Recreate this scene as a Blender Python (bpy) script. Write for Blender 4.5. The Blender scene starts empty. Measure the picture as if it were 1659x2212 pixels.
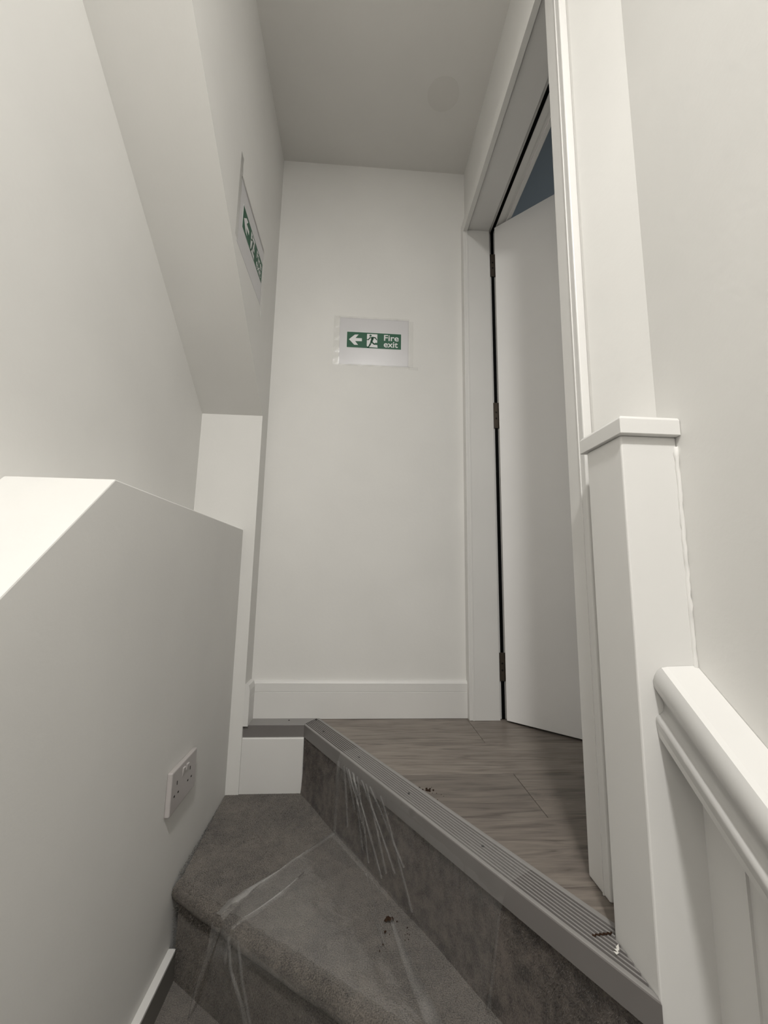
import bpy, bmesh, math, random
from mathutils import Vector, Matrix
random.seed(7)
S = bpy.context.scene
COL = S.collection

# ------------------------------------------------------------------ camera
F_PX = 894.26
R3 = Matrix(((0.99773781, -0.02698367, -0.06157223),
             (-0.06492311, -0.14912088, -0.98668534),
             (0.01744268, 0.98845073, -0.1505354)))
EYE = Vector((0, 0, 0.532))
# the rows above are camera axes expressed so that world = R3 * cam
cam_d = bpy.data.cameras.new('camera')
cam_d.sensor_fit = 'VERTICAL'
cam_d.sensor_height = 36.0
cam_d.lens = F_PX / 2212 * 36.0
cam_d.clip_start = 0.02
cam = bpy.data.objects.new('camera', cam_d)
COL.objects.link(cam)
cam.matrix_world = Matrix.Translation(EYE) @ R3.to_4x4()
S.camera = cam

# ------------------------------------------------------------------ light and exposure
w = bpy.data.worlds.new('world'); S.world = w; w.use_nodes = True
w.node_tree.nodes['Background'].inputs[0].default_value = (1, .97, .93, 1)
w.node_tree.nodes['Background'].inputs[1].default_value = 0.02
def downlight(name, loc, power, size, color):
    l = bpy.data.lights.new(name, 'AREA'); l.shape = 'DISK'; l.size = size; l.energy = power; l.color = color
    o = bpy.data.objects.new(name, l); COL.objects.link(o); o.location = loc          # faces straight down
    return o
def lamp(name, loc, power, radius, color):
    l = bpy.data.lights.new(name, 'POINT'); l.energy = power; l.shadow_soft_size = radius; l.color = color
    o = bpy.data.objects.new(name, l); COL.objects.link(o); o.location = loc
    return o
downlight('stairwell_light', (0.06, -0.66, 2.385), 41, 0.20, (1, .982, .948))
lamp('room_fill', (1.7, 2.3, 1.7), 5.0, 0.25, (1, .99, .98))  # unseen fill added to lift the black gap above the door
S.view_settings.view_transform = 'Standard'
S.view_settings.look = 'None'
S.view_settings.gamma = 1
S.view_settings.exposure = 0.0
S.view_settings.use_curve_mapping = False

# ------------------------------------------------------------------ materials
def new_mat(name):
    m = bpy.data.materials.new(name); m.use_nodes = True
    nt = m.node_tree; b = nt.nodes['Principled BSDF']
    return m, nt, b
def srgb(r, g, b):
    f = lambda c: (c/255/12.92) if c <= 10 else ((c/255+.055)/1.055)**2.4
    return (f(r), f(g), f(b), 1)
def painted(name, col, rough=.6, scale=60, bump=.15, spec=.3, mottled=.03, dist=.002):
    m, nt, b = new_mat(name)
    tc = nt.nodes.new('ShaderNodeTexCoord')
    n = nt.nodes.new('ShaderNodeTexNoise'); n.inputs['Scale'].default_value = scale; n.inputs['Detail'].default_value = 5
    nt.links.new(tc.outputs['Object'], n.inputs['Vector'])
    n2 = nt.nodes.new('ShaderNodeTexNoise'); n2.inputs['Scale'].default_value = 3.5; n2.inputs['Detail'].default_value = 4
    nt.links.new(tc.outputs['Object'], n2.inputs['Vector'])
    r = nt.nodes.new('ShaderNodeMapRange'); r.inputs['From Min'].default_value = .3; r.inputs['From Max'].default_value = .7
    r.inputs['To Min'].default_value = 1-mottled; r.inputs['To Max'].default_value = 1+mottled
    nt.links.new(n2.outputs['Fac'], r.inputs['Value'])
    mx = nt.nodes.new('ShaderNodeMix'); mx.data_type = 'RGBA'; mx.blend_type = 'MULTIPLY'; mx.inputs['Factor'].default_value = 1
    mx.inputs['A'].default_value = col
    nt.links.new(r.outputs[0], mx.inputs['B'])
    nt.links.new(mx.outputs['Result'], b.inputs['Base Color'])
    bp = nt.nodes.new('ShaderNodeBump'); bp.inputs['Strength'].default_value = bump; bp.inputs['Distance'].default_value = dist
    nt.links.new(n.outputs['Fac'], bp.inputs['Height']); nt.links.new(bp.outputs['Normal'], b.inputs['Normal'])
    b.inputs['Roughness'].default_value = rough
    b.inputs['Specular IOR Level'].default_value = spec
    return m
M = {}
M['wall'] = painted('wall_emulsion', (.76, .75, .725, 1), .75, 90, .25, .2, .025, .001)
M['ceiling'] = painted('ceiling_emulsion', (.74, .725, .695, 1), .8, 90, .25, .15, .02, .001)
M['patch'] = painted('ceiling_patch_paint', (.70, .683, .65, 1), .85, 90, .25, .1, .02, .001)
M['gloss'] = painted('trim_gloss', (.735, .725, .705, 1), .42, 30, .10, .45, .02, .001)
M['door'] = painted('door_paint', (.84, .83, .82, 1), .45, 25, .08, .4, .02, .001)
M['room'] = painted('room_paint', (.42, .47, .50, 1), .8, 60, .2, .15, .02, .001)
M['seal'] = painted('black_seal', (.003, .003, .003, 1), .8, 60, .1, .1)
M['plastic'] = painted('white_plastic', (.47, .44, .43, 1), .35, 50, .05, .5, .02)
M['dark'] = painted('dark_slot', (.01, .009, .008, 1), .7, 60, .1, .2)
M['hinge'] = painted('dull_bronze', (.085, .07, .055, 1), .5, 200, .3, .4, .15)
M['hinge'].node_tree.nodes['Principled BSDF'].inputs['Metallic'].default_value = .6
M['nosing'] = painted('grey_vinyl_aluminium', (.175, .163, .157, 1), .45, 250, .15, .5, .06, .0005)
M['nosing_top'] = painted('grey_nosing_lit_top', (.265, .255, .245, 1), .42, 250, .15, .5, .06, .0005)  # light from above put into the colour: paler copy for upward faces
M['paper'] = painted('laminated_paper', (.60, .59, .60, 1), .32, 8, .15, .5, .02, .004)
M['white_ink'] = painted('white_print', (.72, .72, .72, 1), .35, 8, .05, .4, .01)
M['green_ink'] = painted('green_print', (.002, .082, .036, 1), .5, 8, .05, .4, .01)
M['crumb'] = painted('dry_debris', (.03, .015, .008, 1), .9, 300, .5, .2, .3)
M['flake'] = painted('white_flake', (.7, .68, .64, 1), .7, 300, .4, .2, .05)

def carpet(name, c1, c2, patchy):
    m, nt, b = new_mat(name)
    tc = nt.nodes.new('ShaderNodeTexCoord')
    def noise(s, d):
        n = nt.nodes.new('ShaderNodeTexNoise'); n.inputs['Scale'].default_value = s; n.inputs['Detail'].default_value = d
        n.inputs['Roughness'].default_value = .65
        nt.links.new(tc.outputs['Object'], n.inputs['Vector']); return n
    a = noise(400, 6); c = noise(38, 6); e = noise(6, 3)
    ad = nt.nodes.new('ShaderNodeMath'); ad.operation = 'MULTIPLY_ADD'; ad.inputs[1].default_value = 1.0
    nt.links.new(a.outputs['Fac'], ad.inputs[0])
    ml = nt.nodes.new('ShaderNodeMath'); ml.operation = 'MULTIPLY_ADD'; ml.inputs[1].default_value = patchy; ml.inputs[2].default_value = 0
    nt.links.new(c.outputs['Fac'], ml.inputs[0]); 
    ml2 = nt.nodes.new('ShaderNodeMath'); ml2.operation = 'MULTIPLY_ADD'; ml2.inputs[1].default_value = .35
    nt.links.new(e.outputs['Fac'], ml2.inputs[0]); nt.links.new(ml.outputs[0], ml2.inputs[2])
    nt.links.new(ml2.outputs[0], ad.inputs[2])
    cr = nt.nodes.new('ShaderNodeMapRange')
    mid = (1.0+patchy+.35)/2
    cr.inputs['From Min'].default_value = mid-.16; cr.inputs['From Max'].default_value = mid+.16
    nt.links.new(ad.outputs[0], cr.inputs['Value'])
    mx = nt.nodes.new('ShaderNodeMix'); mx.data_type = 'RGBA'; mx.inputs['A'].default_value = c1; mx.inputs['B'].default_value = c2
    nt.links.new(cr.outputs[0], mx.inputs['Factor']); nt.links.new(mx.outputs['Result'], b.inputs['Base Color'])
    bp = nt.nodes.new('ShaderNodeBump'); bp.inputs['Strength'].default_value = .9; bp.inputs['Distance'].default_value = .004
    nt.links.new(a.outputs['Fac'], bp.inputs['Height']); nt.links.new(bp.outputs['Normal'], b.inputs['Normal'])
    b.inputs['Roughness'].default_value = .95; b.inputs['Specular IOR Level'].default_value = .1
    b.inputs['Sheen Weight'].default_value = .25; b.inputs['Sheen Roughness'].default_value = .5
    return m
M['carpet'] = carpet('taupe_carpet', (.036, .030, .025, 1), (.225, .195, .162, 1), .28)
M['carpet_riser'] = carpet('taupe_carpet_shaded', (.032, .025, .021, 1), (.160, .132, .112, 1), .9)  # mottled pile; shade on the upright face put into its darker colour

def wood():
    m, nt, b = new_mat('grey_oak_laminate')
    tc = nt.nodes.new('ShaderNodeTexCoord'); oi = nt.nodes.new('ShaderNodeObjectInfo')
    of = nt.nodes.new('ShaderNodeVectorMath'); of.operation = 'MULTIPLY_ADD'
    nt.links.new(oi.outputs['Random'], of.inputs[0]); of.inputs[1].default_value = (7.3, 3.1, 0)
    nt.links.new(tc.outputs['Object'], of.inputs[2])
    mp = nt.nodes.new('ShaderNodeMapping'); mp.inputs['Scale'].default_value = (1.0, 9, 1)
    nt.links.new(of.outputs[0], mp.inputs['Vector'])
    n = nt.nodes.new('ShaderNodeTexNoise'); n.inputs['Scale'].default_value = 5; n.inputs['Detail'].default_value = 7; n.inputs['Distortion'].default_value = 1.3
    nt.links.new(mp.outputs[0], n.inputs['Vector'])
    mp2 = nt.nodes.new('ShaderNodeMapping'); mp2.inputs['Scale'].default_value = (4, 90, 1)
    nt.links.new(of.outputs[0], mp2.inputs['Vector'])
    n2 = nt.nodes.new('ShaderNodeTexNoise'); n2.inputs['Scale'].default_value = 4; n2.inputs['Detail'].default_value = 4
    nt.links.new(mp2.outputs[0], n2.inputs['Vector'])
    mx0 = nt.nodes.new('ShaderNodeMath'); mx0.operation = 'MULTIPLY_ADD'; mx0.inputs[1].default_value = .35
    nt.links.new(n2.outputs['Fac'], mx0.inputs[0]); nt.links.new(n.outputs['Fac'], mx0.inputs[2])
    cr = nt.nodes.new('ShaderNodeValToRGB'); e = cr.color_ramp.elements
    e[0].position = .45; e[0].color = (.105, .087, .076, 1); e[1].position = .88; e[1].color = (.262, .228, .196, 1)
    k = cr.color_ramp.elements.new(.64); k.color = (.190, .163, .142, 1)
    nt.links.new(mx0.outputs[0], cr.inputs['Fac'])
    v = nt.nodes.new('ShaderNodeMapRange'); v.inputs['To Min'].default_value = .82; v.inputs['To Max'].default_value = 1.12
    nt.links.new(oi.outputs['Random'], v.inputs['Value'])
    mx = nt.nodes.new('ShaderNodeMix'); mx.data_type = 'RGBA'; mx.blend_type = 'MULTIPLY'; mx.inputs['Factor'].default_value = 1
    nt.links.new(cr.outputs['Color'], mx.inputs['A']); nt.links.new(v.outputs[0], mx.inputs['B'])
    nt.links.new(mx.outputs['Result'], b.inputs['Base Color'])
    bp = nt.nodes.new('ShaderNodeBump'); bp.inputs['Strength'].default_value = .25; bp.inputs['Distance'].default_value = .0008
    nt.links.new(mx0.outputs[0], bp.inputs['Height']); nt.links.new(bp.outputs['Normal'], b.inputs['Normal'])
    b.inputs['Roughness'].default_value = .42; b.inputs['Specular IOR Level'].default_value = .4
    return m
M['wood'] = wood()

def film(name, haze, gloss, col):
    m = bpy.data.materials.new(name); m.use_nodes = True; nt = m.node_tree
    nt.nodes.remove(nt.nodes['Principled BSDF']); out = nt.nodes['Material Output']
    tr = nt.nodes.new('ShaderNodeBsdfTransparent'); df = nt.nodes.new('ShaderNodeBsdfDiffuse'); gl = nt.nodes.new('ShaderNodeBsdfGlossy')
    tr.inputs['Color'].default_value = (.985, .985, .985, 1)
    df.inputs['Color'].default_value = col; gl.inputs['Roughness'].default_value = .22
    tc = nt.nodes.new('ShaderNodeTexCoord')
    mp = nt.nodes.new('ShaderNodeMapping'); mp.inputs['Scale'].default_value = (1, 1, .35)
    nt.links.new(tc.outputs['Object'], mp.inputs['Vector'])
    n = nt.nodes.new('ShaderNodeTexNoise'); n.inputs['Scale'].default_value = 16; n.inputs['Detail'].default_value = 6; n.inputs['Distortion'].default_value = .8
    nt.links.new(mp.outputs[0], n.inputs['Vector'])
    r = nt.nodes.new('ShaderNodeMapRange'); r.inputs['From Min'].default_value = .35; r.inputs['From Max'].default_value = .75
    r.inputs['To Min'].default_value = haze*.5; r.inputs['To Max'].default_value = haze*1.7
    nt.links.new(n.outputs['Fac'], r.inputs['Value'])
    bp = nt.nodes.new('ShaderNodeBump'); bp.inputs['Strength'].default_value = .5; bp.inputs['Distance'].default_value = .006
    nt.links.new(n.outputs['Fac'], bp.inputs['Height']); nt.links.new(bp.outputs['Normal'], gl.inputs['Normal'])
    m1 = nt.nodes.new('ShaderNodeMixShader'); nt.links.new(r.outputs[0], m1.inputs[0])
    nt.links.new(tr.outputs[0], m1.inputs[1]); nt.links.new(df.outputs[0], m1.inputs[2])
    fr = nt.nodes.new('ShaderNodeFresnel'); fr.inputs['IOR'].default_value = 1.4
    fm = nt.nodes.new('ShaderNodeMath'); fm.operation = 'MULTIPLY'; fm.inputs[1].default_value = gloss
    nt.links.new(fr.outputs[0], fm.inputs[0])
    m2 = nt.nodes.new('ShaderNodeMixShader'); nt.links.new(fm.outputs[0], m2.inputs[0])
    nt.links.new(m1.outputs[0], m2.inputs[1]); nt.links.new(gl.outputs[0], m2.inputs[2])
    nt.links.new(m2.outputs[0], out.inputs['Surface'])
    return m
M['film'] = film('clear_film', .020, .14, (.75, .74, .72, 1))
M['film_fold'] = film('clear_film_folded', .085, .4, (.75, .74, .72, 1))
M['tape'] = film('clear_tape', .10, .8, (.8, .79, .74, 1))

# ------------------------------------------------------------------ helpers
def link(name, me, mat, parent=None, smooth=False):
    me.name = name
    if mat: me.materials.append(mat)
    if smooth:
        for p in me.polygons: p.use_smooth = True
    o = bpy.data.objects.new(name, me); COL.objects.link(o)
    if parent: o.parent = parent
    return o
def from_bm(name, bm, mat, parent=None, smooth=False, bevel=0, seg=2):
    if bevel:
        bmesh.ops.remove_doubles(bm, verts=bm.verts, dist=1e-6)
        ed = [e for e in bm.edges if len(e.link_faces) == 2 and e.calc_face_angle(0) > .3]
        bmesh.ops.bevel(bm, geom=ed, offset=bevel, segments=seg, profile=.5, affect='EDGES', clamp_overlap=True)
    bmesh.ops.recalc_face_normals(bm, faces=bm.faces)
    me = bpy.data.meshes.new(name); bm.to_mesh(me); bm.free()
    return link(name, me, mat, parent, smooth)
def add_prism(bm, pts, axis, a, b):
    """extrude a closed 2-D outline along an axis (0:x -> pts are (y,z); 1:y -> (x,z); 2:z -> (x,y))"""
    def v(p, t):
        return {0: (t, p[0], p[1]), 1: (p[0], t, p[1]), 2: (p[0], p[1], t)}[axis]
    A = [bm.verts.new(v(p, a)) for p in pts]; B = [bm.verts.new(v(p, b)) for p in pts]
    n = len(pts)
    bm.faces.new(A); bm.faces.new(B[::-1])
    for i in range(n):
        bm.faces.new((A[i], B[i], B[(i+1) % n], A[(i+1) % n]))
def prism(name, pts, axis, a, b, mat, parent=None, bevel=0, seg=2):
    bm = bmesh.new(); add_prism(bm, pts, axis, a, b)
    return from_bm(name, bm, mat, parent, False, bevel, seg)
def add_box(bm, x0, x1, y0, y1, z0, z1):
    add_prism(bm, [(x0, y0), (x1, y0), (x1, y1), (x0, y1)], 2, z0, z1)
def box(name, x0, x1, y0, y1, z0, z1, mat, parent=None, bevel=0):
    bm = bmesh.new(); add_box(bm, x0, x1, y0, y1, z0, z1)
    return from_bm(name, bm, mat, parent, False, bevel)
def struct(o): o['kind'] = 'structure'; return o
def tag(o, label, cat, group=None):
    o['label'] = label; o['category'] = cat
    if group: o['group'] = group
    return o
def empty(name, loc, label=None, cat=None):
    o = bpy.data.objects.new(name, None); COL.objects.link(o); o.location = loc; o.empty_display_size = .05
    if label: tag(o, label, cat)
    return o
def adopt(root, *objs):
    """parent objects whose meshes are in world coordinates to a root placed elsewhere"""
    for o in objs:
        o.parent = root
        if o.type == 'MESH' and o.data.users == 1: o.data.transform(Matrix.Translation(-root.location))
def tube(bm, pts, r, n=8):
    pts = [Vector(p) for p in pts]; rings = []
    for i, p in enumerate(pts):
        d = (pts[min(i+1, len(pts)-1)] - pts[max(i-1, 0)]).normalized()
        u = d.orthogonal().normalized(); v = d.cross(u)
        rings.append([bm.verts.new(p + r*(math.cos(2*math.pi*k/n)*u + math.sin(2*math.pi*k/n)*v)) for k in range(n)])
    for i in range(len(rings)-1):
        for k in range(n):
            bm.faces.new((rings[i][k], rings[i][(k+1) % n], rings[i+1][(k+1) % n], rings[i+1][k]))
    bm.faces.new(rings[0][::-1]); bm.faces.new(rings[-1])

# ------------------------------------------------------------------ key dimensions (metres, landing floor = 0)
YB = 1.66            # back wall
XL = -.383           # landing side wall on the left
XF = -.613           # far left wall of the stairwell
XLOW = -.427         # face of the low wall
XR = .452            # right wall with the doorway
XA = .434            # face of the architraves
XW = .490            # right wall of the stairwell
HC = 2.40
YP = 1.568           # front of the stub of wall behind the low wall
TZ = -.2175          # rise of one step

# ------------------------------------------------------------------ room shell
struct(box('wall_back', XF-.2, XR+.02, YB, YB+.15, -1.5, 2.75, M['wall']))
k = .715
y_top = YP-(HC-1.137)/k
struct(prism('wall_left', [(YP, -1.5), (YB, -1.5), (YB, HC), (y_top, HC), (YP, 1.137)], 0, XF-.02, XL, M['wall']))
struct(box('wall_far_left', XF-.12, XF, -2.3, YB, -2.6, HC, M['wall']))
# low boxed-in wall with a level top that rakes down towards the viewer
rk = .95
struct(prism('wall_low_left', [(YP, -2.6), (YP, .690), (.739, .690), (-.9, .690-1.639*rk), (-.9, -2.6)], 0, XF, XLOW, M['wall'], bevel=.0025))
struct(box('wall_rear', XF-.12, .64, -2.4, -2.3, -2.6, HC, M['wall']))
bm = bmesh.new()
add_prism(bm, [(XR, .822), (XR, .742), (XW, .626), (XW, -2.3), (.62, -2.3), (.62, .822)], 2, -2.6, HC)
struct(from_bm('wall_right', bm, M['wall']))
struct(box('wall_right_door_head', XR, .600, .822, YB, 2.078, HC, M['wall']))
ceil = struct(box('ceiling', XF-.12, .64, -2.4, YB+.15, HC, HC+.08, M['ceiling']))
bm = bmesh.new(); bmesh.ops.create_circle(bm, cap_ends=True, segments=40, radius=.062)
g = bmesh.ops.extrude_face_region(bm, geom=bm.faces[:])
bmesh.ops.translate(bm, verts=[v for v in g['geom'] if isinstance(v, bmesh.types.BMVert)], vec=(0, 0, .0012))
for v in bm.verts: v.co += Vector((.288, 1.343, HC-.0012))
from_bm('round_patch', bm, M['patch'], ceil)['label'] = 'faint round filled patch'
# wall boarding below the handrail, with its board edge
rz = lambda y, z0: z0-(.589-y)*.79
bd = box('trim_1', .4795, XW, .532, .596, -1.4, .300, M['gloss']); struct(bd)
pl = prism('trim_2', [(.532, -2.5), (.532, rz(.532, .315)), (-.95, rz(-.95, .315)), (-.95, -2.5)], 0, .4835, XW, M['gloss']); struct(pl)

# skirting boards
def skirt_profile(t, h, groove, bev):
    # (outwards distance, height)
    return [(0, 0), (t, 0), (t, groove-.0015), (t-.0016, groove), (t, groove+.0015), (t, h-bev), (t-.004, h-.004), (t-.009, h), (0, h)]
pr = skirt_profile(.017, .135, .094, .010)
struct(prism('baseboard_back', [(YB-p[0], p[1]+.001) for p in pr], 0, XL, XA, M['gloss']))
pr2 = skirt_profile(.017, .140, .094, .022)
struct(prism('baseboard_left', [(XL+p[0], p[1]+.001) for p in pr2], 1, YP+.001, YB-.017, M['gloss']))
M['dado'] = painted('dark_grey_skirting', (.19, .18, .165, 1), .6, 60, .15, .25)  # low skirting face, much darker than the other skirtings
bb = struct(box('baseboard_low_left', XLOW, -.4105, .35, 1.172, -.48, -.3715, M['dado']))
box('top_edge', XLOW, -.4095, .35, 1.172, -.3714, -.3645, M['gloss'], bb, .001)['label'] = 'white top edge'

# ------------------------------------------------------------------ door, frame and seal
door = empty('door_1', (.566, 1.60, 0)); struct(door)
parts = []
def jamb(name, x0, x1, y0, y1, z0, z1, mat, bevel=0):
    o = box(name, x0, x1, y0, y1, z0, z1, mat, None, bevel); parts.append(o); return o
YJ = 1.617            # reveal of the far jamb
ZH = 2.068
XD = .552             # where the rebate begins
jamb('jamb', .4495, XD, YJ, YB-.0005, .0005, ZH, M['gloss'], .001)
jamb('jamb_rebate', XD, .612, YJ+.020, YB-.0005, .0005, ZH+.012, M['gloss'], .0008)
jamb('jamb', .4495, XD, .787, .8215, .0005, ZH, M['gloss'], .001)
jamb('jamb_rebate', XD, .612, .775, .8095, .0005, ZH+.012, M['gloss'], .0008)
jamb('head_lining', .4495, XD, .8215, YB-.0005, ZH, ZH+.034, M['gloss'], .001)
jamb('head_rebate', XD, .612, .8095, YB-.0005, ZH+.012, ZH+.045, M['gloss'], .0008)
jamb('seal_strip', .5635, .5760, YJ+.0165, YJ+.0202, .0005, ZH+.0085, M['seal'])
jamb('seal_strip', .5635, .5760, .8090, .8130, .0005, ZH+.0085, M['seal'])
jamb('seal_strip', .5635, .5760, .813, YJ+.0165, ZH+.0085, ZH+.0122, M['seal'])
# door leaf, open about 46 degrees into the dark room
u = Vector((.7185, -.6955, 0)); nn = Vector((.6955, .7185, 0))
p0 = Vector((.569, 1.5985, .006))
bm = bmesh.new()
q = [p0, p0+u*.742, p0+u*.742+nn*.044, p0+nn*.044]
add_prism(bm, [(v.x, v.y) for v in q], 2, .007, 2.069)
parts.append(from_bm('door_leaf', bm, M['door'], None, False, .0012)); parts[-1]['label'] = 'flush white door leaf standing ajar'
# hinges
def hinge(z0, z1):
    b = bmesh.new()
    add_box(b, .5585, .5835, YJ+.0145, YJ+.0172, z0, z1)
    add_box(b, .5775, .5850, YJ+.010, YJ+.0150, z0+.001, z1-.001)
    h = from_bm('hinge', b, M['hinge'], None, False, .0006)
    parts.append(h)
    for zz in (z0+(z1-z0)*.38, z0+(z1-z0)*.62):
        b = bmesh.new()
        tube(b, [(.569, YJ+.0148, zz), (.569, YJ+.0138, zz)], .0038, 10)
        s = from_bm('screw', b, M['dark'], h); s.data.transform(Matrix.Translation(-door.location))
for a, c in ((1.855, 1.965), (1.150, 1.262), (.138, .243)): hinge(a, c)
adopt(door, *parts)

# architraves
def architrave(x_face, y_in, y_out, zt):
    """three-sided moulding round the opening on the hall side"""
    out = []
    def prof(w0, w1):   # thickness steps across the width: inner quirk then flat
        return None
    # far jamb moulding (between the opening and the back wall)
    out.append(box('architrave', XA, XR, 1.617, YB-.0005, .0005, 2.112, M['gloss'], None, .0015))
    out.append(box('architrave', XA, XR, .749, .814, .0005, 2.112, M['gloss'], None, .0025))
    out.append(box('architrave', XA, XR, .814, 1.617, 2.060, 2.112, M['wall'], None, .0008))
    return out
arch = architrave(0, 0, 0, 0)
# fine raised bead where moulding meets lining, and a bead on the face of the near moulding
arch.append(box('bead', XR-.0045, XR+.0015, 1.6145, 1.6185, .0005, 2.066, M['gloss'], None, .0008))
arch.append(box('bead', XR-.0045, XR+.0015, .819, 1.6145, 2.0625, 2.0665, M['gloss'], None, .0008))
arch.append(box('bead', XA-.0018, XA+.001, .7655, .7685, .0005, 2.10, M['gloss'], None, .0006))
tr = empty('trim_3', (XR, 1.2, 0)); struct(tr); adopt(tr, *arch)

# dark room beyond the door
struct(box('wall_room_far', 2.30, 2.40, -.6, 3.0, -.02, 2.55, M['room']))
struct(box('wall_room_back', .600, 2.40, 2.60, 2.70, -.02, 2.55, M['room']))
struct(box('wall_room_front', .622, 2.40, -.70, -.60, -.02, 2.55, M['room']))
struct(box('wall_room_side', .600, .612, YB+.0, 2.60, -.02, 2.55, M['room']))
struct(box('wall_room_near_side', .621, .630, -.60, .772, -.02, 2.55, M['room']))
struct(box('ceiling_room', .600, 2.40, -.70, 2.70, 2.55, 2.60, M['room']))
rb = empty('trim_4', (.62, 1.2, 0)); struct(rb)
adopt(rb, box('architrave', .612, .628, .80, 1.66, 2.074, 2.125, M['gloss'], None, .001),
      box('architrave', .612, .628, 1.645, 1.70, .0005, 2.125, M['gloss'], None, .001))

# ------------------------------------------------------------------ landing floor of grey boards
K = Vector((-.1717, 1.5797)); T = Vector((.4986, -.8668)); N = Vector((.8668, .4986))
floor = struct(prism('floor', [(XL, YB), (-.10, 1.60), (XR, .70), (.60, .72), (.60, -.6), (2.35, -.6), (2.35, 2.6), (.60, 2.6), (.60, YB)][:0] or
                     [(-.16, 1.655), (.42, .655), (.62, .655), (2.3, .655), (2.3, 1.655)], 2, -.10, -.0105, M['dark']))
def clip(poly, a, n, off):
    out = []
    f = lambda p: (Vector(p)-a).dot(n)-off
    for i in range(len(poly)):
        p, q = poly[i], poly[(i+1) % len(poly)]; fp, fq = f(p), f(q)
        if fp >= 0: out.append(p)
        if (fp >= 0) != (fq >= 0):
            t = fp/(fp-fq); out.append((p[0]+(q[0]-p[0])*t, p[1]+(q[1]-p[1])*t))
    return out
rows = [(1.4135, YB-.0005, [.4300]), (1.2055, 1.4135, [1.3]), (.9965, 1.2055, [.4435]), (.7885, .9965, [1.0]), (.690, .7885, [.47])]
gap = .0006
for y0, y1, joints in rows:
    xs = [-.3]+joints+[2.30]
    for a, b_ in zip(xs[:-1], xs[1:]):
        poly = [(a+gap, y0+gap), (b_-gap, y0+gap), (b_-gap, y1-gap), (a+gap, y1-gap)]
        poly = clip(poly, K, N, .0735)
        if len(poly) < 3: continue
        bm = bmesh.new(); add_prism(bm, poly, 2, -.0105, 0)
        o = from_bm('plank', bm, M['wood'], floor, False, .0007, 1)
struct(box('floor_room', .62, 2.35, -.60, .655, -.10, -.001, M['wood']))
struct(box('floor_room_back', .60, 2.35, 1.661, 2.60, -.10, -.001, M['wood']))

# ------------------------------------------------------------------ stair nosing (ribbed, mitred)
WN = .0735
ribs = [(0, -.041), (0, -.0025), (.001, -.0008), (.003, 0), (.008, 0)]
d = .008
while d < .060:
    ribs += [(d+.0006, -.0030), (d+.0040, -.0030), (d+.0046, 0), (d+.0072, 0)]; d += .0072
ribs += [(.068, 0), (WN, -.0004), (WN, -.0055), (.004, -.0055), (.004, -.041)]
plain = [(0, -.041), (0, -.0025), (.001, -.0008), (.003, 0), (.068, 0), (WN, -.0004), (WN, -.004), (.004, -.0045), (.004, -.041)]
mit = Vector((.5785, 1.0))
def mitre(dd): return K+mit*dd
def right_end(dd):
    y = .5858+2.0055*dd
    if y < .6845: return Vector((.3992, y))
    base = K+N*dd; t = (base.y-.6845)/.8668
    return base+T*t
def sweep(name, prof, ends, mat):
    bm = bmesh.new()
    A = [bm.verts.new((*ends[0](p[0]), p[1]+.0032)) for p in prof]; B = [bm.verts.new((*ends[1](p[0]), p[1]+.0032)) for p in prof]
    n = len(prof)
    bm.faces.new(A[::-1]); bm.faces.new(B)
    for i in range(n): bm.faces.new((A[i], A[(i+1) % n], B[(i+1) % n], B[i]))
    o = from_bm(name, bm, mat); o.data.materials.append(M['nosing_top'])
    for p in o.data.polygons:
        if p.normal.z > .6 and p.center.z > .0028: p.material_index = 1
    return o
nos = empty('stair_nosing', (K.x, K.y, 0), 'grey ribbed stair nosing mitred along the landing edge, screwed down', 'nosing')
n1 = sweep('nosing_strip', plain, (lambda dd: Vector((XLOW+.0005 if dd < .001 else XLOW+.0005, K.y+dd)), mitre), M['nosing'])
n1['label'] = 'short plain strip over the white riser'
n2 = sweep('nosing_strip', ribs, (mitre, right_end), M['nosing']); n2['label'] = 'long ribbed strip running diagonally'
adopt(nos, n1, n2)
for (x, y) in ((-.2317, 1.622), (-.134, 1.628), (-.098, 1.513), (.0204, 1.309), (.142, 1.102), (.264, .897)):
    b = bmesh.new(); tube(b, [(x, y, .0015), (x, y, .0042)], .0028, 10)
    adopt(nos, from_bm('screw', b, M['dark']))
bm = bmesh.new(); tube(bm, [(*mitre(.002), .0028), (*mitre(.04), .0028)], .0007, 5)
adopt(nos, from_bm('joint_line', bm, M['dark']))

# ------------------------------------------------------------------ white end panel below the short nosing
wp = struct(box('trim_5', XLOW, -.1690, 1.5735, 1.62, TZ-.02, -.0385, M['gloss'], None, .004))

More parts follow.
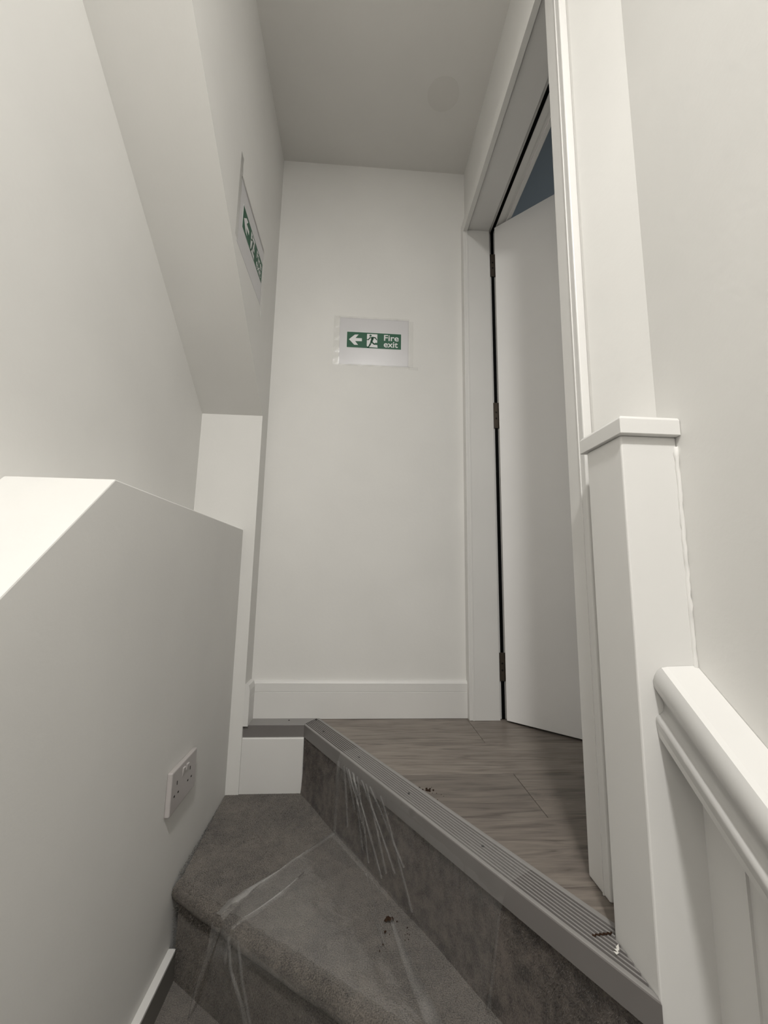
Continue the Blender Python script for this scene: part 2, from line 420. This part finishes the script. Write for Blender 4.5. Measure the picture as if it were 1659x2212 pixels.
# ------------------------------------------------------------------ carpeted stairs
st = empty('staircase', (0, 1.2, TZ), 'carpeted winder stairs in grey-brown pile rising to the landing', 'stairs')
def tread(poly_front, back_pts, z, rise, rad=.024):
    """poly_front: two plan points of the nose line (left,right); back_pts: plan outline behind it"""
    a, b_ = Vector(poly_front[0]), Vector(poly_front[1])
    t = (b_-a).normalized(); n = Vector((-t.y, t.x))           # towards the back
    if (Vector(back_pts[0])-a).dot(n) < 0: n = -n
    # flat top as a grid-free ngon whose front is pulled back by the nose radius
    bm = bmesh.new()
    A, B = a+n*rad, b_+n*rad
    # top divided along the nose for a gently uneven edge
    prof = []
    for i in range(0, 9):
        th = math.pi/2-i*math.pi/8*1.25
        prof.append((rad-rad*math.cos(th), -rad+rad*math.sin(th)))
    prof.append((rad*.9, -rad*1.9)); prof.append((.022, -rise))
    NS = 60; rows_ = []
    for s in range(NS+1):
        f = s/NS; base = a.lerp(b_, f); wob = .0016*math.sin(f*17)+.0012*math.sin(f*41+1)
        rows_.append([bm.verts.new((*(base+n*(p[0]+wob*(1 if p[1] > -.1 else .2))), z+p[1])) for p in prof])
    for s in range(NS):
        for i in range(len(prof)-1):
            bm.faces.new((rows_[s][i], rows_[s+1][i], rows_[s+1][i+1], rows_[s][i+1]))
    front = [r[0] for r in rows_]
    back = [bm.verts.new((p[0], p[1], z)) for p in back_pts]
    bm.faces.new(front[::-1]+back)
    for f in bm.faces: f.smooth = True
    bmesh.ops.recalc_face_normals(bm, faces=bm.faces)
    me = bpy.data.meshes.new('tread'); bm.to_mesh(me); bm.free()
    return link('tread', me, M['carpet'])
# the uppermost riser, below the diagonal nosing
bm = bmesh.new()
ra, rb_ = K+N*.008, Vector((.3992, .5855+.02))
NS = 50; rr = []
for s in range(NS+1):
    f = s/NS; p = Vector((-.1688, 1.5720)).lerp(Vector((.3992, .5990)), f)
    rr.append([bm.verts.new((*(p+N*(.004*math.sin(f*23)*.4+o)), zz)) for o, zz in ((.004, -.036), (.001, -.09), (0, -.15), (-.003, -.195), (-.006, TZ-.004))])
for s in range(NS):
    for i in range(4): bm.faces.new((rr[s][i], rr[s+1][i], rr[s+1][i+1], rr[s][i+1]))
for f in bm.faces: f.smooth = True
bmesh.ops.recalc_face_normals(bm, faces=bm.faces)
me = bpy.data.meshes.new('riser'); bm.to_mesh(me); bm.free()
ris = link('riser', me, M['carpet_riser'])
t1 = tread([(XLOW, 1.160), (.3992, .556)], [(XLOW, 1.5725), (-.169, 1.5725), (.3992, .5990)], TZ, .2175)
t2 = tread([(XLOW, .640), (.478, .470)], [(XLOW, 1.22), (.478, .565)], 2*TZ, .2175)
t3 = tread([(XLOW, .195), (.478, .195)], [(XLOW, .66), (.478, .49)], 3*TZ, .2175)
tl = [t1, t2, t3]
for i in range(1, 7):
    tl.append(tread([(XLOW, .195-.275*i), (.478, .195-.275*i)], [(XLOW, .22-.275*(i-1)), (.478, .22-.275*(i-1))], (3+i)*TZ, .2175))
adopt(st, ris, *tl)
# short pile standing on the nearest steps
def pile(name, spots, mat, seed):
    r_ = random.Random(seed); V = []; Fc = []
    for p, nv in spots:
        q_ = p+nv*r_.uniform(.0012, .0030)+Vector((r_.uniform(-.0022, .0022), r_.uniform(-.0022, .0022), r_.uniform(-.0022, .0010)))
        a_ = r_.uniform(0, math.pi); tv = Vector((math.cos(a_), math.sin(a_), 0)) if abs(nv.z) > .5 else Vector((-nv.y, nv.x, 0))*math.cos(a_)+Vector((0, 0, math.sin(a_)))
        tv = tv*r_.uniform(.0004, .0008); i = len(V)
        V += [p-tv-nv*.0005, p+tv-nv*.0005, q_]; Fc.append((i, i+1, i+2))
    me = bpy.data.meshes.new(name); me.from_pydata([tuple(v) for v in V], [], Fc); me.update()
    o = link(name, me, mat); adopt(st, o); o['kind'] = 'stuff'; return o
rp = random.Random(5)
sp_ = []
l0, l1 = Vector((XLOW, 1.160)), Vector((.3992, .556)); b0, b1 = Vector((-.169, 1.5725)), Vector((.3992, .5990))
ln = (l1-l0).normalized(); ln = Vector((-ln.y, ln.x)); ln = ln if ln.y > 0 else -ln
while len(sp_) < 52000:
    x, y = rp.uniform(XLOW+.002, .398), rp.uniform(.55, 1.571); q2 = Vector((x, y))
    if (q2-l0).dot(ln) < .022 or (q2-b0).dot(N) > -.003 and x > -.172: continue
    sp_.append((Vector((x, y, TZ)), Vector((0, 0, 1))))
pile('carpet_pile', sp_, M['carpet'], 1)
sp_ = []
for _ in range(24000):
    f, h = rp.random(), rp.random(); p = b0.lerp(Vector((.3992, .5990)), f)
    sp_.append((Vector((p.x, p.y, -.040-(.174)*h))+N.to_3d()*.001, -N.to_3d()))
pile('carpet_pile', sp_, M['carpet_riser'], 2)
sp_ = []
for _ in range(26000):
    f, h = rp.random(), rp.random(); base = l0.lerp(l1, f)
    if h < .22:
        th = math.pi/2*(h/.22); o_ = .024-.024*math.sin(th); z_ = TZ-.024+.024*math.cos(th)
        nv = Vector((-ln.x*math.sin(th), -ln.y*math.sin(th), math.cos(th)))
    else:
        t_ = (h-.22)/.78; o_ = .006+.016*t_; z_ = TZ-.030-.185*t_; nv = -ln.to_3d()
    p = base+ln*o_; sp_.append((Vector((p.x, p.y, z_)), nv))
pile('carpet_pile', sp_, M['carpet'], 3)
struct(box('floor_lower', XF, .62, -2.3, -1.45, -2.6, 10*TZ, M['carpet']))

# ------------------------------------------------------------------ newel post with cap
nw = empty('newel_post', (.445, .636, -.5), 'white square newel post with flat cap at the landing edge', 'post')
shaft = box('shaft', .400, XW-.0005, .589, .6835, -1.3, .7515, M['gloss'], None, .0025)
bm = bmesh.new()
def ring(g_, z_): return [(.3935+g_, .578+g_, z_), (XW-.0005, .578+g_, z_), (XW-.0005, .694-g_, z_), (.3935+g_, .694-g_, z_)]
R_ = [[bm.verts.new(p) for p in ring(g_, z_)] for g_, z_ in ((0, .7515), (0, .7755), (.0035, .7800))]
bm.faces.new(R_[0][::-1]); bm.faces.new(R_[2])
for a_, b2_ in ((0, 1), (1, 2)):
    for i in range(4): bm.faces.new((R_[a_][i], R_[a_][(i+1) % 4], R_[b2_][(i+1) % 4], R_[b2_][i]))
cap = from_bm('cap', bm, M['gloss'], None, False, .0008, 1)
bm = bmesh.new()                    # lumpy caulk line between post and wall
pts = [(.4875+random.uniform(-.0006, .0006), .5888, -.5+i*.012) for i in range(104)]
tube(bm, pts, .0036, 6)
for v in bm.verts: v.co += Vector([random.uniform(-.0012, .0012) for _ in range(3)])
caulk = from_bm('caulk_line', bm, M['wall'], None, True)
adopt(nw, shaft, cap, caulk)

# ------------------------------------------------------------------ handrail
prof = [(.4895, .4115), (.445, .4100), (.436, .4085), (.4295, .4045), (.4250, .3985), (.4220, .3910), (.4225, .3835), (.4262, .3770), (.4310, .3715),
        (.4340, .3650), (.4352, .3570), (.4335, .3505), (.4295, .3470), (.4250, .3450), (.4225, .3420), (.4218, .3380), (.4222, .3300), (.4250, .3165), (.4895, .3165)]
bm = bmesh.new(); y0, y1 = .5885, -1.15
A = [bm.verts.new((p[0], y0, p[1])) for p in prof]; B = [bm.verts.new((p[0], y1, p[1]-(y0-y1)*.79)) for p in prof]
bm.faces.new(A); bm.faces.new(B[::-1])
for i in range(len(prof)):
    f = bm.faces.new((A[i], B[i], B[(i+1) % len(prof)], A[(i+1) % len(prof)]))
    f.smooth = 2 <= i <= 15
hr = from_bm('handrail', bm, M['gloss'])
tag(hr, 'white moulded handrail sloping down the right wall from the newel post', 'handrail')

# ------------------------------------------------------------------ double socket on the low wall
sk = empty('wall_socket', (XLOW, 1.15, .02), 'white double plug socket with two switches on the low wall', 'socket')
sp = []
bm = bmesh.new(); add_box(bm, XLOW, XLOW+.0125, 1.0730, 1.2250, -.0295, .0665)
plate = from_bm('plate', bm, M['plastic'], None, False, .0035, 3); sp.append(plate)
def slot(y, z, dy, dz):
    sp.append(box('pin_slot', XLOW+.0118, XLOW+.0128, y-dy/2, y+dy/2, z-dz/2, z+dz/2, M['dark']))
for yc in (1.104, 1.183):
    slot(yc, .033, .0036, .0085); slot(yc-.011, .008, .0062, .0040); slot(yc+.011, .008, .0062, .0040)
for yc in (1.138, 1.160):
    bm = bmesh.new(); add_prism(bm, [(XLOW+.012, .054), (XLOW+.0165, .053), (XLOW+.0135, .034), (XLOW+.012, .034)], 1, yc-.0065, yc+.0065)
    sp.append(from_bm('rocker_switch', bm, M['plastic'], None, False, .0008))
adopt(sk, *sp)

# ------------------------------------------------------------------ fire exit signs
def text_mesh(body, x0, x1, z0, z1, bold=.028):
    """flat letters fitted to a rectangle, in a local u (right), w (up) frame"""
    cu = bpy.data.curves.new('lettering', 'FONT'); cu.body = body; cu.offset = bold*.5; cu.resolution_u = 6; cu.fill_mode = 'FRONT'
    to = bpy.data.objects.new('lettering_tmp', cu); COL.objects.link(to)
    dg = bpy.context.evaluated_depsgraph_get(); me = bpy.data.meshes.new_from_object(to.evaluated_get(dg))
    bpy.data.objects.remove(to); bpy.data.curves.remove(cu)
    xs = [v.co.x for v in me.vertices]; ys = [v.co.y for v in me.vertices]
    for v in me.vertices:
        v.co = Vector((x0+(v.co.x-min(xs))/(max(xs)-min(xs))*(x1-x0), z0+(v.co.y-min(ys))/(max(ys)-min(ys))*(z1-z0), 0))
    return me
def flat(bm, pts, h):
    bm.faces.new([bm.verts.new((p[0], p[1], h)) for p in pts])
def limb(bm, pts, wd, h):
    for i in range(len(pts)-1):
        a, b_ = Vector(pts[i]), Vector(pts[i+1]); t = (b_-a).normalized(); n = Vector((-t.y, t.x))
        w0, w1 = wd[i]/2, wd[i+1]/2
        flat(bm, [a-n*w0, b_-n*w1, b_+n*w1, a+n*w0], h)
    for p, w_ in zip(pts, wd):
        flat(bm, [(p[0]+w_/2*math.cos(k_*math.pi/6), p[1]+w_/2*math.sin(k_*math.pi/6)) for k_ in range(12)], h)
def sign(origin, uvec, normal, label, sheet, green, tapes):
    """sheet / green : (u0, u1, w0, w1); built flat then placed on the wall"""
    root = empty('fire_exit_sign', origin, label, 'sign')
    wv = Vector((0, 0, 1)); uv = Vector(uvec); nv = Vector(normal)
    MT = Matrix(((uv.x, wv.x, nv.x), (uv.y, wv.y, nv.y), (uv.z, wv.z, nv.z))).to_4x4()
    def put(name, bm_or_me, mat, parent):
        if isinstance(bm_or_me, bmesh.types.BMesh):
            me = bpy.data.meshes.new(name); bm_or_me.to_mesh(me); bm_or_me.free()
        else: me = bm_or_me
        me.transform(MT); return link(name, me, mat, parent)
    u0, u1, w0, w1 = sheet
    bm = bmesh.new()                                     # slightly bowed laminated sheet with thickness
    NX, NY = 14, 8; rnd = random.Random(3)
    def vv(i, j, h):
        fu, fw = i/NX, j/NY
        r_ = .004
        uu = u0+(u1-u0)*fu; ww = w0+(w1-w0)*fw
        edge = 4*fu*(1-fu)*4*fw*(1-fw)
        return (uu, ww, h+.0004*edge*(.5+.5*math.sin(fu*7+fw*5)) if h > 0 else 0)
    top = [[bm.verts.new(vv(i, j, .0006)) for j in range(NY+1)] for i in range(NX+1)]
    for i in range(NX):
        for j in range(NY):
            f = bm.faces.new((top[i][j], top[i+1][j], top[i+1][j+1], top[i][j+1]))
    ring = [top[i][0] for i in range(NX+1)]+[top[NX][j] for j in range(1, NY+1)]+[top[i][NY] for i in range(NX-1, -1, -1)]+[top[0][j] for j in range(NY-1, 0, -1)]
    low = [bm.verts.new((v.co.x, v.co.y, 0)) for v in ring]
    for i in range(len(ring)):
        bm.faces.new((ring[i], low[i], low[(i+1) % len(ring)], ring[(i+1) % len(ring)]))
    bmesh.ops.recalc_face_normals(bm, faces=bm.faces)
    sh = put('laminated_sheet', bm, M['paper'], root)
    g0, g1, h0, h1 = green
    W_, H_ = g1-g0, h1-h0
    P = lambda u_, v_: (g0+u_*W_, h1-v_*H_)              # u right, v down, 0..1
    def slab(pts, base, h):
        b = bmesh.new()
        A = [b.verts.new((*p, base)) for p in pts]; B = [b.verts.new((*p, h)) for p in pts]
        b.faces.new(B); b.faces.new(A[::-1])
        for i in range(len(pts)): b.faces.new((A[i], A[(i+1) % len(pts)], B[(i+1) % len(pts)], B[i]))
        bmesh.ops.recalc_face_normals(b, faces=b.faces); return b
    e = .004
    put('white_border', slab([P(-e*1.8, -e*6), P(1+e*1.8, -e*6), P(1+e*1.8, 1+e*6), P(-e*1.8, 1+e*6)], .0006, .00115), M['white_ink'], root)
    gp = put('green_panel', slab([P(0, 0), P(1, 0), P(1, 1), P(0, 1)], .0006, .00125), M['green_ink'], root)
    gp['label'] = 'green printed panel'
    ar = [(.038, .485), (.142, .17), (.213, .15), (.157, .385), (.275, .385), (.275, .575), (.150, .585), (.207, .825), (.138, .83)]
    put('arrow', slab([P(*p) for p in ar], .00125, .0014), M['white_ink'], gp)
    # doorway and running figure
    b = bmesh.new(); flat(b, [P(*p) for p in ((.368, .08), (.558, .08), (.558, .63), (.52, .63), (.50, .74), (.560, .76), (.566, .945), (.405, .925), (.378, .93), (.366, .83))], .0014)
    put('doorway_symbol', b, M['white_ink'], gp)
    b = bmesh.new()
    cx, cy = P(.432, .19); r_ = .0050*W_/.236
    flat(b, [(cx+r_*math.cos(a*math.pi/10), cy+r_*math.sin(a*math.pi/10)) for a in range(20)], .0016)
    s_ = W_/.236
    limb(b, [P(.470, .36), P(.452, .56), P(.438, .66)], [.0105*s_, .0095*s_, .006*s_], .00160)            # trunk
    limb(b, [P(.462, .30), P(.418, .34), P(.395, .46), P(.368, .455)], [.005*s_, .005*s_, .0042*s_, .004*s_], .00163)   # trailing arm
    limb(b, [P(.470, .29), P(.520, .31), P(.548, .44)], [.006*s_, .0052*s_, .0042*s_], .00166)            # leading arm
    limb(b, [P(.452, .58), P(.492, .70), P(.500, .72), P(.580, .745)], [.007*s_, .006*s_, .006*s_, .005*s_], .00169)   # rear leg
    limb(b, [P(.450, .58), P(.425, .78), P(.398, .93), P(.378, .93)], [.0075*s_, .0065*s_, .005*s_, .0045*s_], .00172)  # front leg
    put('running_figure', b, M['green_ink'], gp)
    x0, yt = P(.682, .09); x1, yb = P(.955, .475)
    me = text_mesh('Fire', x0, x1, yb, yt); me.transform(Matrix.Translation((0, 0, .0015))); put('lettering', me, M['white_ink'], gp)
    x0, yt = P(.680, .525); x1, yb = P(.940, .895)
    me = text_mesh('exit', x0, x1, yb, yt); me.transform(Matrix.Translation((0, 0, .0015))); put('lettering', me, M['white_ink'], gp)
    for (a, b2, c, d_) in tapes:
        t_ = bmesh.new(); n_ = 12; top_, bot_ = [], []
        for i in range(n_+1):
            f = i/n_
            long_u = (b2-a) > (d_-c)
            hz = .0010+.0005*math.sin(i*2.3+a*50)
            if long_u:
                top_.append(t_.verts.new((a+(b2-a)*f, d_+.0008*math.sin(i*3.1), hz))); bot_.append(t_.verts.new((a+(b2-a)*f, c, .0016)))
            else:
                top_.append(t_.verts.new((b2+.0008*math.sin(i*2.7), c+(d_-c)*f, hz))); bot_.append(t_.verts.new((a, c+(d_-c)*f, .0016)))
        for i in range(n_): t_.faces.new((bot_[i], bot_[i+1], top_[i+1], top_[i]))
        put('tape', t_, M['tape'], root)
    return root
sign((.0478, YB, 1.527), (1, 0, 0), (0, -1, 0),
     'laminated green fire exit sign taped to the end wall, seen face on',
     (-.150, .150, -.108, .108), (-.1175, .1170, -.030, .042),
     [(-.175, -.148, -.112, .114), (.146, .170, -.112, .104), (-.155, .152, .1035, .1150), (-.152, .155, -.1155, -.1040), (.150, .192, -.122, -.108)])
sign((XL, 1.277, 1.625), (0, 1, 0), (1, 0, 0),
     'laminated green fire exit sign on the left wall, seen at a sharp angle',
     (-.155, .150, -.118, .104), (-.118, .136, -.036, .040),
     [(-.176, -.150, -.112, .168), (.140, .160, -.165, .10), (-.155, .152, .098, .1125)])

# ------------------------------------------------------------------ protective film on the steps
pf = empty('plastic_film', (0, 1.0, TZ), 'clear creased protective plastic film taped over the carpeted steps', 'film')
def film_mesh(name, grid, mat, smooth=True, thick=.0):
    bm = bmesh.new()
    V = [[bm.verts.new(p) for p in row] for row in grid]
    for i in range(len(V)-1):
        for j in range(len(V[0])-1): bm.faces.new((V[i][j], V[i+1][j], V[i+1][j+1], V[i][j+1]))
    for f in bm.faces: f.smooth = True
    me = bpy.data.meshes.new(name); bm.to_mesh(me); bm.free()
    return link(name, me, mat)
L0, L1 = Vector((XLOW, 1.160)), Vector((.3992, .556)); Tn = (L1-L0).normalized(); Nn = Vector((-Tn.y, Tn.x))   # nose of the first winder
if Nn.y < 0: Nn = -Nn
rnd = random.Random(11)
def wr(s, t): return .0014*math.sin(23*s+9*t)+.0010*math.sin(61*s-17*t+1)+.0008*math.sin(97*s+31*t)
grid = []
NSf = 44
for i in range(NSf+1):
    f = i/NSf
    front = K+T*(.275+(.905-.275)*f)
    back = front+N*.066
    foot = Vector((-.040, 1.347)).lerp(Vector((.252, .838)), f)-N*.004
    nose = Vector((-.272, 1.047)).lerp(Vector((.245, .669)), f)
    nose = L0+Tn*((nose-L0).dot(Tn))
    row = []
    for j in range(5):
        t = j/4; p = back.lerp(front, t); row.append((*p, .0048+abs(wr(f, t))*.3))
    for j in range(1, 11):
        t = j/10; p = front.lerp(foot, t)-N*(.004+.006*math.sin(t*math.pi)); row.append((*(p-N*abs(wr(f*2, t))), .004+(TZ+.004-.004)*t))
    for j in range(1, 15):
        t = j/14; p = (foot-N*.004).lerp(nose+Nn*.022, t)
        bul = .022*math.sin(t*math.pi)*(1-min(1, f*8)) if f < .125 else 0
        p = p-T*bul*.0+Vector((-.5, .1))*bul
        row.append((*p, TZ+.004+abs(wr(f*1.3, t+3))*1.3))
    for a in (30, 60, 90):
        r_ = .027; row.append((*(nose+Nn*.024-Nn*(r_*math.sin(math.radians(a)))), TZ-.024+r_*math.cos(math.radians(a))))
    for j in range(1, 9):
        t = j/8; p = nose-Nn*(.003+.004*math.sin(t*3))-Tn*(.06*t*(1-f)); row.append((*(p-Nn*abs(wr(f*2, t+7))*1.5), TZ-.024-.19*t))
    grid.append(row)
adopt(pf, film_mesh('film_sheet', grid, M['film']))
def ribbon(pts, widths, side, lift=.0035, name='film_fold'):
    """pts: 3-D points; side: vector along which the fold has its width"""
    g = []
    P_ = []
    for a in range(len(pts)-1):                           # subdivide
        for k_ in range(5):
            t = k_/5; P_.append((Vector(pts[a]).lerp(Vector(pts[a+1]), t), widths[a]+(widths[a+1]-widths[a])*t))
    P_.append((Vector(pts[-1]), widths[-1]))
    sd = Vector(side).normalized()
    for i, (p, w_) in enumerate(P_):
        j = rnd.uniform(-.0012, .0012)
        up = rnd.uniform(.001, .003)
        g.append([p-sd*w_*.5+sd*j, p-sd*w_*.1+LIFT*(lift+up), p+sd*w_*.25+LIFT*(lift*.7), p+sd*w_*.5-sd*j])
    o = film_mesh(name, g, M['film_fold']); adopt(pf, o)
zt = TZ+.0045
LIFT = Vector((0, 0, 1))
# folds lying on the tread
ribbon([(-.040, 1.346, zt), (-.110, 1.262, zt), (-.178, 1.182, zt), (-.230, 1.128, zt), (-.262, 1.080, zt+.003), (-.281, 1.056, zt-.006)],
       [.016, .006, .008, .022, .030, .030], (-.6, .6, 0))
ribbon([(-.112, 1.175, zt), (-.150, 1.120, zt), (-.197, 1.065, zt), (-.232, 1.032, zt), (-.246, 1.022, zt-.006)], [.002, .010, .013, .008, .006], (-.6, .6, 0))
ribbon([(.046, 1.165, zt), (.058, 1.090, zt), (.065, 1.029, zt), (.078, .960, zt)], [.006, .003, .005, .002], (1, .2, 0))
ribbon([(.030, 1.150, zt), (.050, 1.060, zt), (.070, .990, zt)], [.003, .003, .002], (1, .2, 0))
ribbon([(.088, 1.066, zt), (.105, .985, zt), (.124, .900, zt), (.146, .825, zt), (.165, .760, zt)], [.003, .012, .020, .028, .030], (1, .25, 0))
# folds on the riser below the nosing
LIFT = Vector((-N.x, -N.y, 0)); fr = -N.to_3d()*.010
def rz_(pts): return [Vector(p)+fr for p in pts]
ribbon(rz_([(-.030, 1.332, -.012), (-.031, 1.334, -.088), (-.033, 1.338, -.150), (-.036, 1.342, -.205)]), [.012, .014, .014, .020], T.to_3d())
for x0_, x1_, zz, ww in ((.001, .050, -.13, .003), (.038, .118, -.15, .004), (-.012, .004, -.16, .004), (.016, .045, -.175, .003), (.060, .135, -.12, .0025), (.012, .090, -.19, .003), (-.004, .022, -.10, .002), (.026, .060, -.19, .002), (.050, .100, -.17, .002), (.085, .150, -.19, .002)):
    q0 = Vector((x0_, 1.5718-(x0_+.1686)*T.y/-T.x, -.012)); q1 = Vector((x1_, 1.5718-(x1_+.1686)*T.y/-T.x, zz))
    ribbon(rz_([q0, q0.lerp(q1, .5)+Vector((.002, -.003, 0)), q1]), [ww, ww, .0015], T.to_3d())
ribbon(rz_([(.2724, .805, -.046), (.2665, .8155, -.118), (.258, .830, -.208)]), [.003, .004, .006], T.to_3d())
# folds hanging over the second riser
LIFT = Vector((-Nn.x, -Nn.y, 0)); fn = -Nn.to_3d()*.006
ribbon([Vector(p)+fn for p in ((-.281, 1.054, TZ-.012), (-.298, 1.066, -.30), (-.3225, 1.083, -.371), (-.340, 1.096, -.455))], [.030, .016, .008, .005], Tn.to_3d())
ribbon([Vector(p)+fn for p in ((-.246, 1.027, TZ-.012), (-.236, 1.020, -.285), (-.205, .998, -.330), (-.172, .973, -.41))], [.006, .008, .012, .020], Tn.to_3d())
ribbon([Vector(p)+fn for p in ((-.246, 1.027, TZ-.012), (-.252, 1.032, -.285))], [.004, .002], Tn.to_3d())
ribbon([Vector(p)+fn for p in ((-.222, 1.010, -.225), (-.205, .997, -.290), (-.175, .975, -.365))], [.003, .004, .004], Tn.to_3d())

# ------------------------------------------------------------------ debris
def crumbs(name, spots, label, mat=None, seed=1):
    r_ = random.Random(seed); bm = bmesh.new()
    for (x, y, z, s) in spots:
        m_ = bmesh.ops.create_icosphere(bm, subdivisions=1, radius=s)
        for v in m_['verts']:
            v.co *= r_.uniform(.6, 1.3); v.co.z *= .6; v.co += Vector((x, y, z+s*.35))
    o = from_bm(name, bm, mat or M['crumb']); return tag(o, label, 'debris')
def cluster(cx, cy, z, n, sp, s0, s1, seed, k_=1):
    r_ = random.Random(seed); return [(cx+r_.gauss(0, sp), cy+r_.gauss(0, sp*k_), z, r_.uniform(s0, s1)) for _ in range(n)]
o = crumbs('debris_crumbs', cluster(.182, 1.122, 0, 26, .010, .0014, .0036, 2, .5)+cluster(.200, 1.090, 0, 8, .014, .0007, .0015, 3), 'small heap of dark crumbs on the grey boards beside the nosing'); o['kind'] = 'stuff'
o = crumbs('debris_crumbs', cluster(.090, 1.027, TZ+.004, 14, .0042, .003, .0058, 4, .7)+cluster(.125, .99, TZ+.004, 8, .016, .0008, .0018, 9)+[(.0803, .995, TZ+.004, .003), (.074, .965, TZ+.004, .002), (.066, .951, TZ+.004, .0018), (.128, 1.003, TZ+.004, .002), (.108, 1.02, TZ+.004, .002)], 'dark crumbs scattered on the film over the first carpeted step', seed=5); o['kind'] = 'stuff'
bm = bmesh.new()
tw = [(.367+i*.0032, .686+.0012*(-1)**i+.0003*i, .0040) for i in range(11)]
tube(bm, tw, .0013, 6)
tag(from_bm('twig', bm, M['crumb']), 'thin dark zigzag twig lying on the nosing beside the newel post', 'twig')
bm = bmesh.new()
for i in range(3):
    p = Vector((.389-.004*i, .664-.003*i, .0048)); q_ = p+Vector((.006, .003-.004*i, .0015)); r2 = p+Vector((.001, -.007, .0008))
    vs = [bm.verts.new(v) for v in (p, q_, r2)]; vs2 = [bm.verts.new(v+Vector((0, 0, .0006))) for v in (p, q_, r2)]
    bm.faces.new(vs[::-1]); bm.faces.new(vs2)
    for a in range(3): bm.faces.new((vs[a], vs[(a+1) % 3], vs2[(a+1) % 3], vs2[a]))
tag(from_bm('paint_flake', bm, M['flake']), 'torn white paint flake at the foot of the newel post', 'flake')
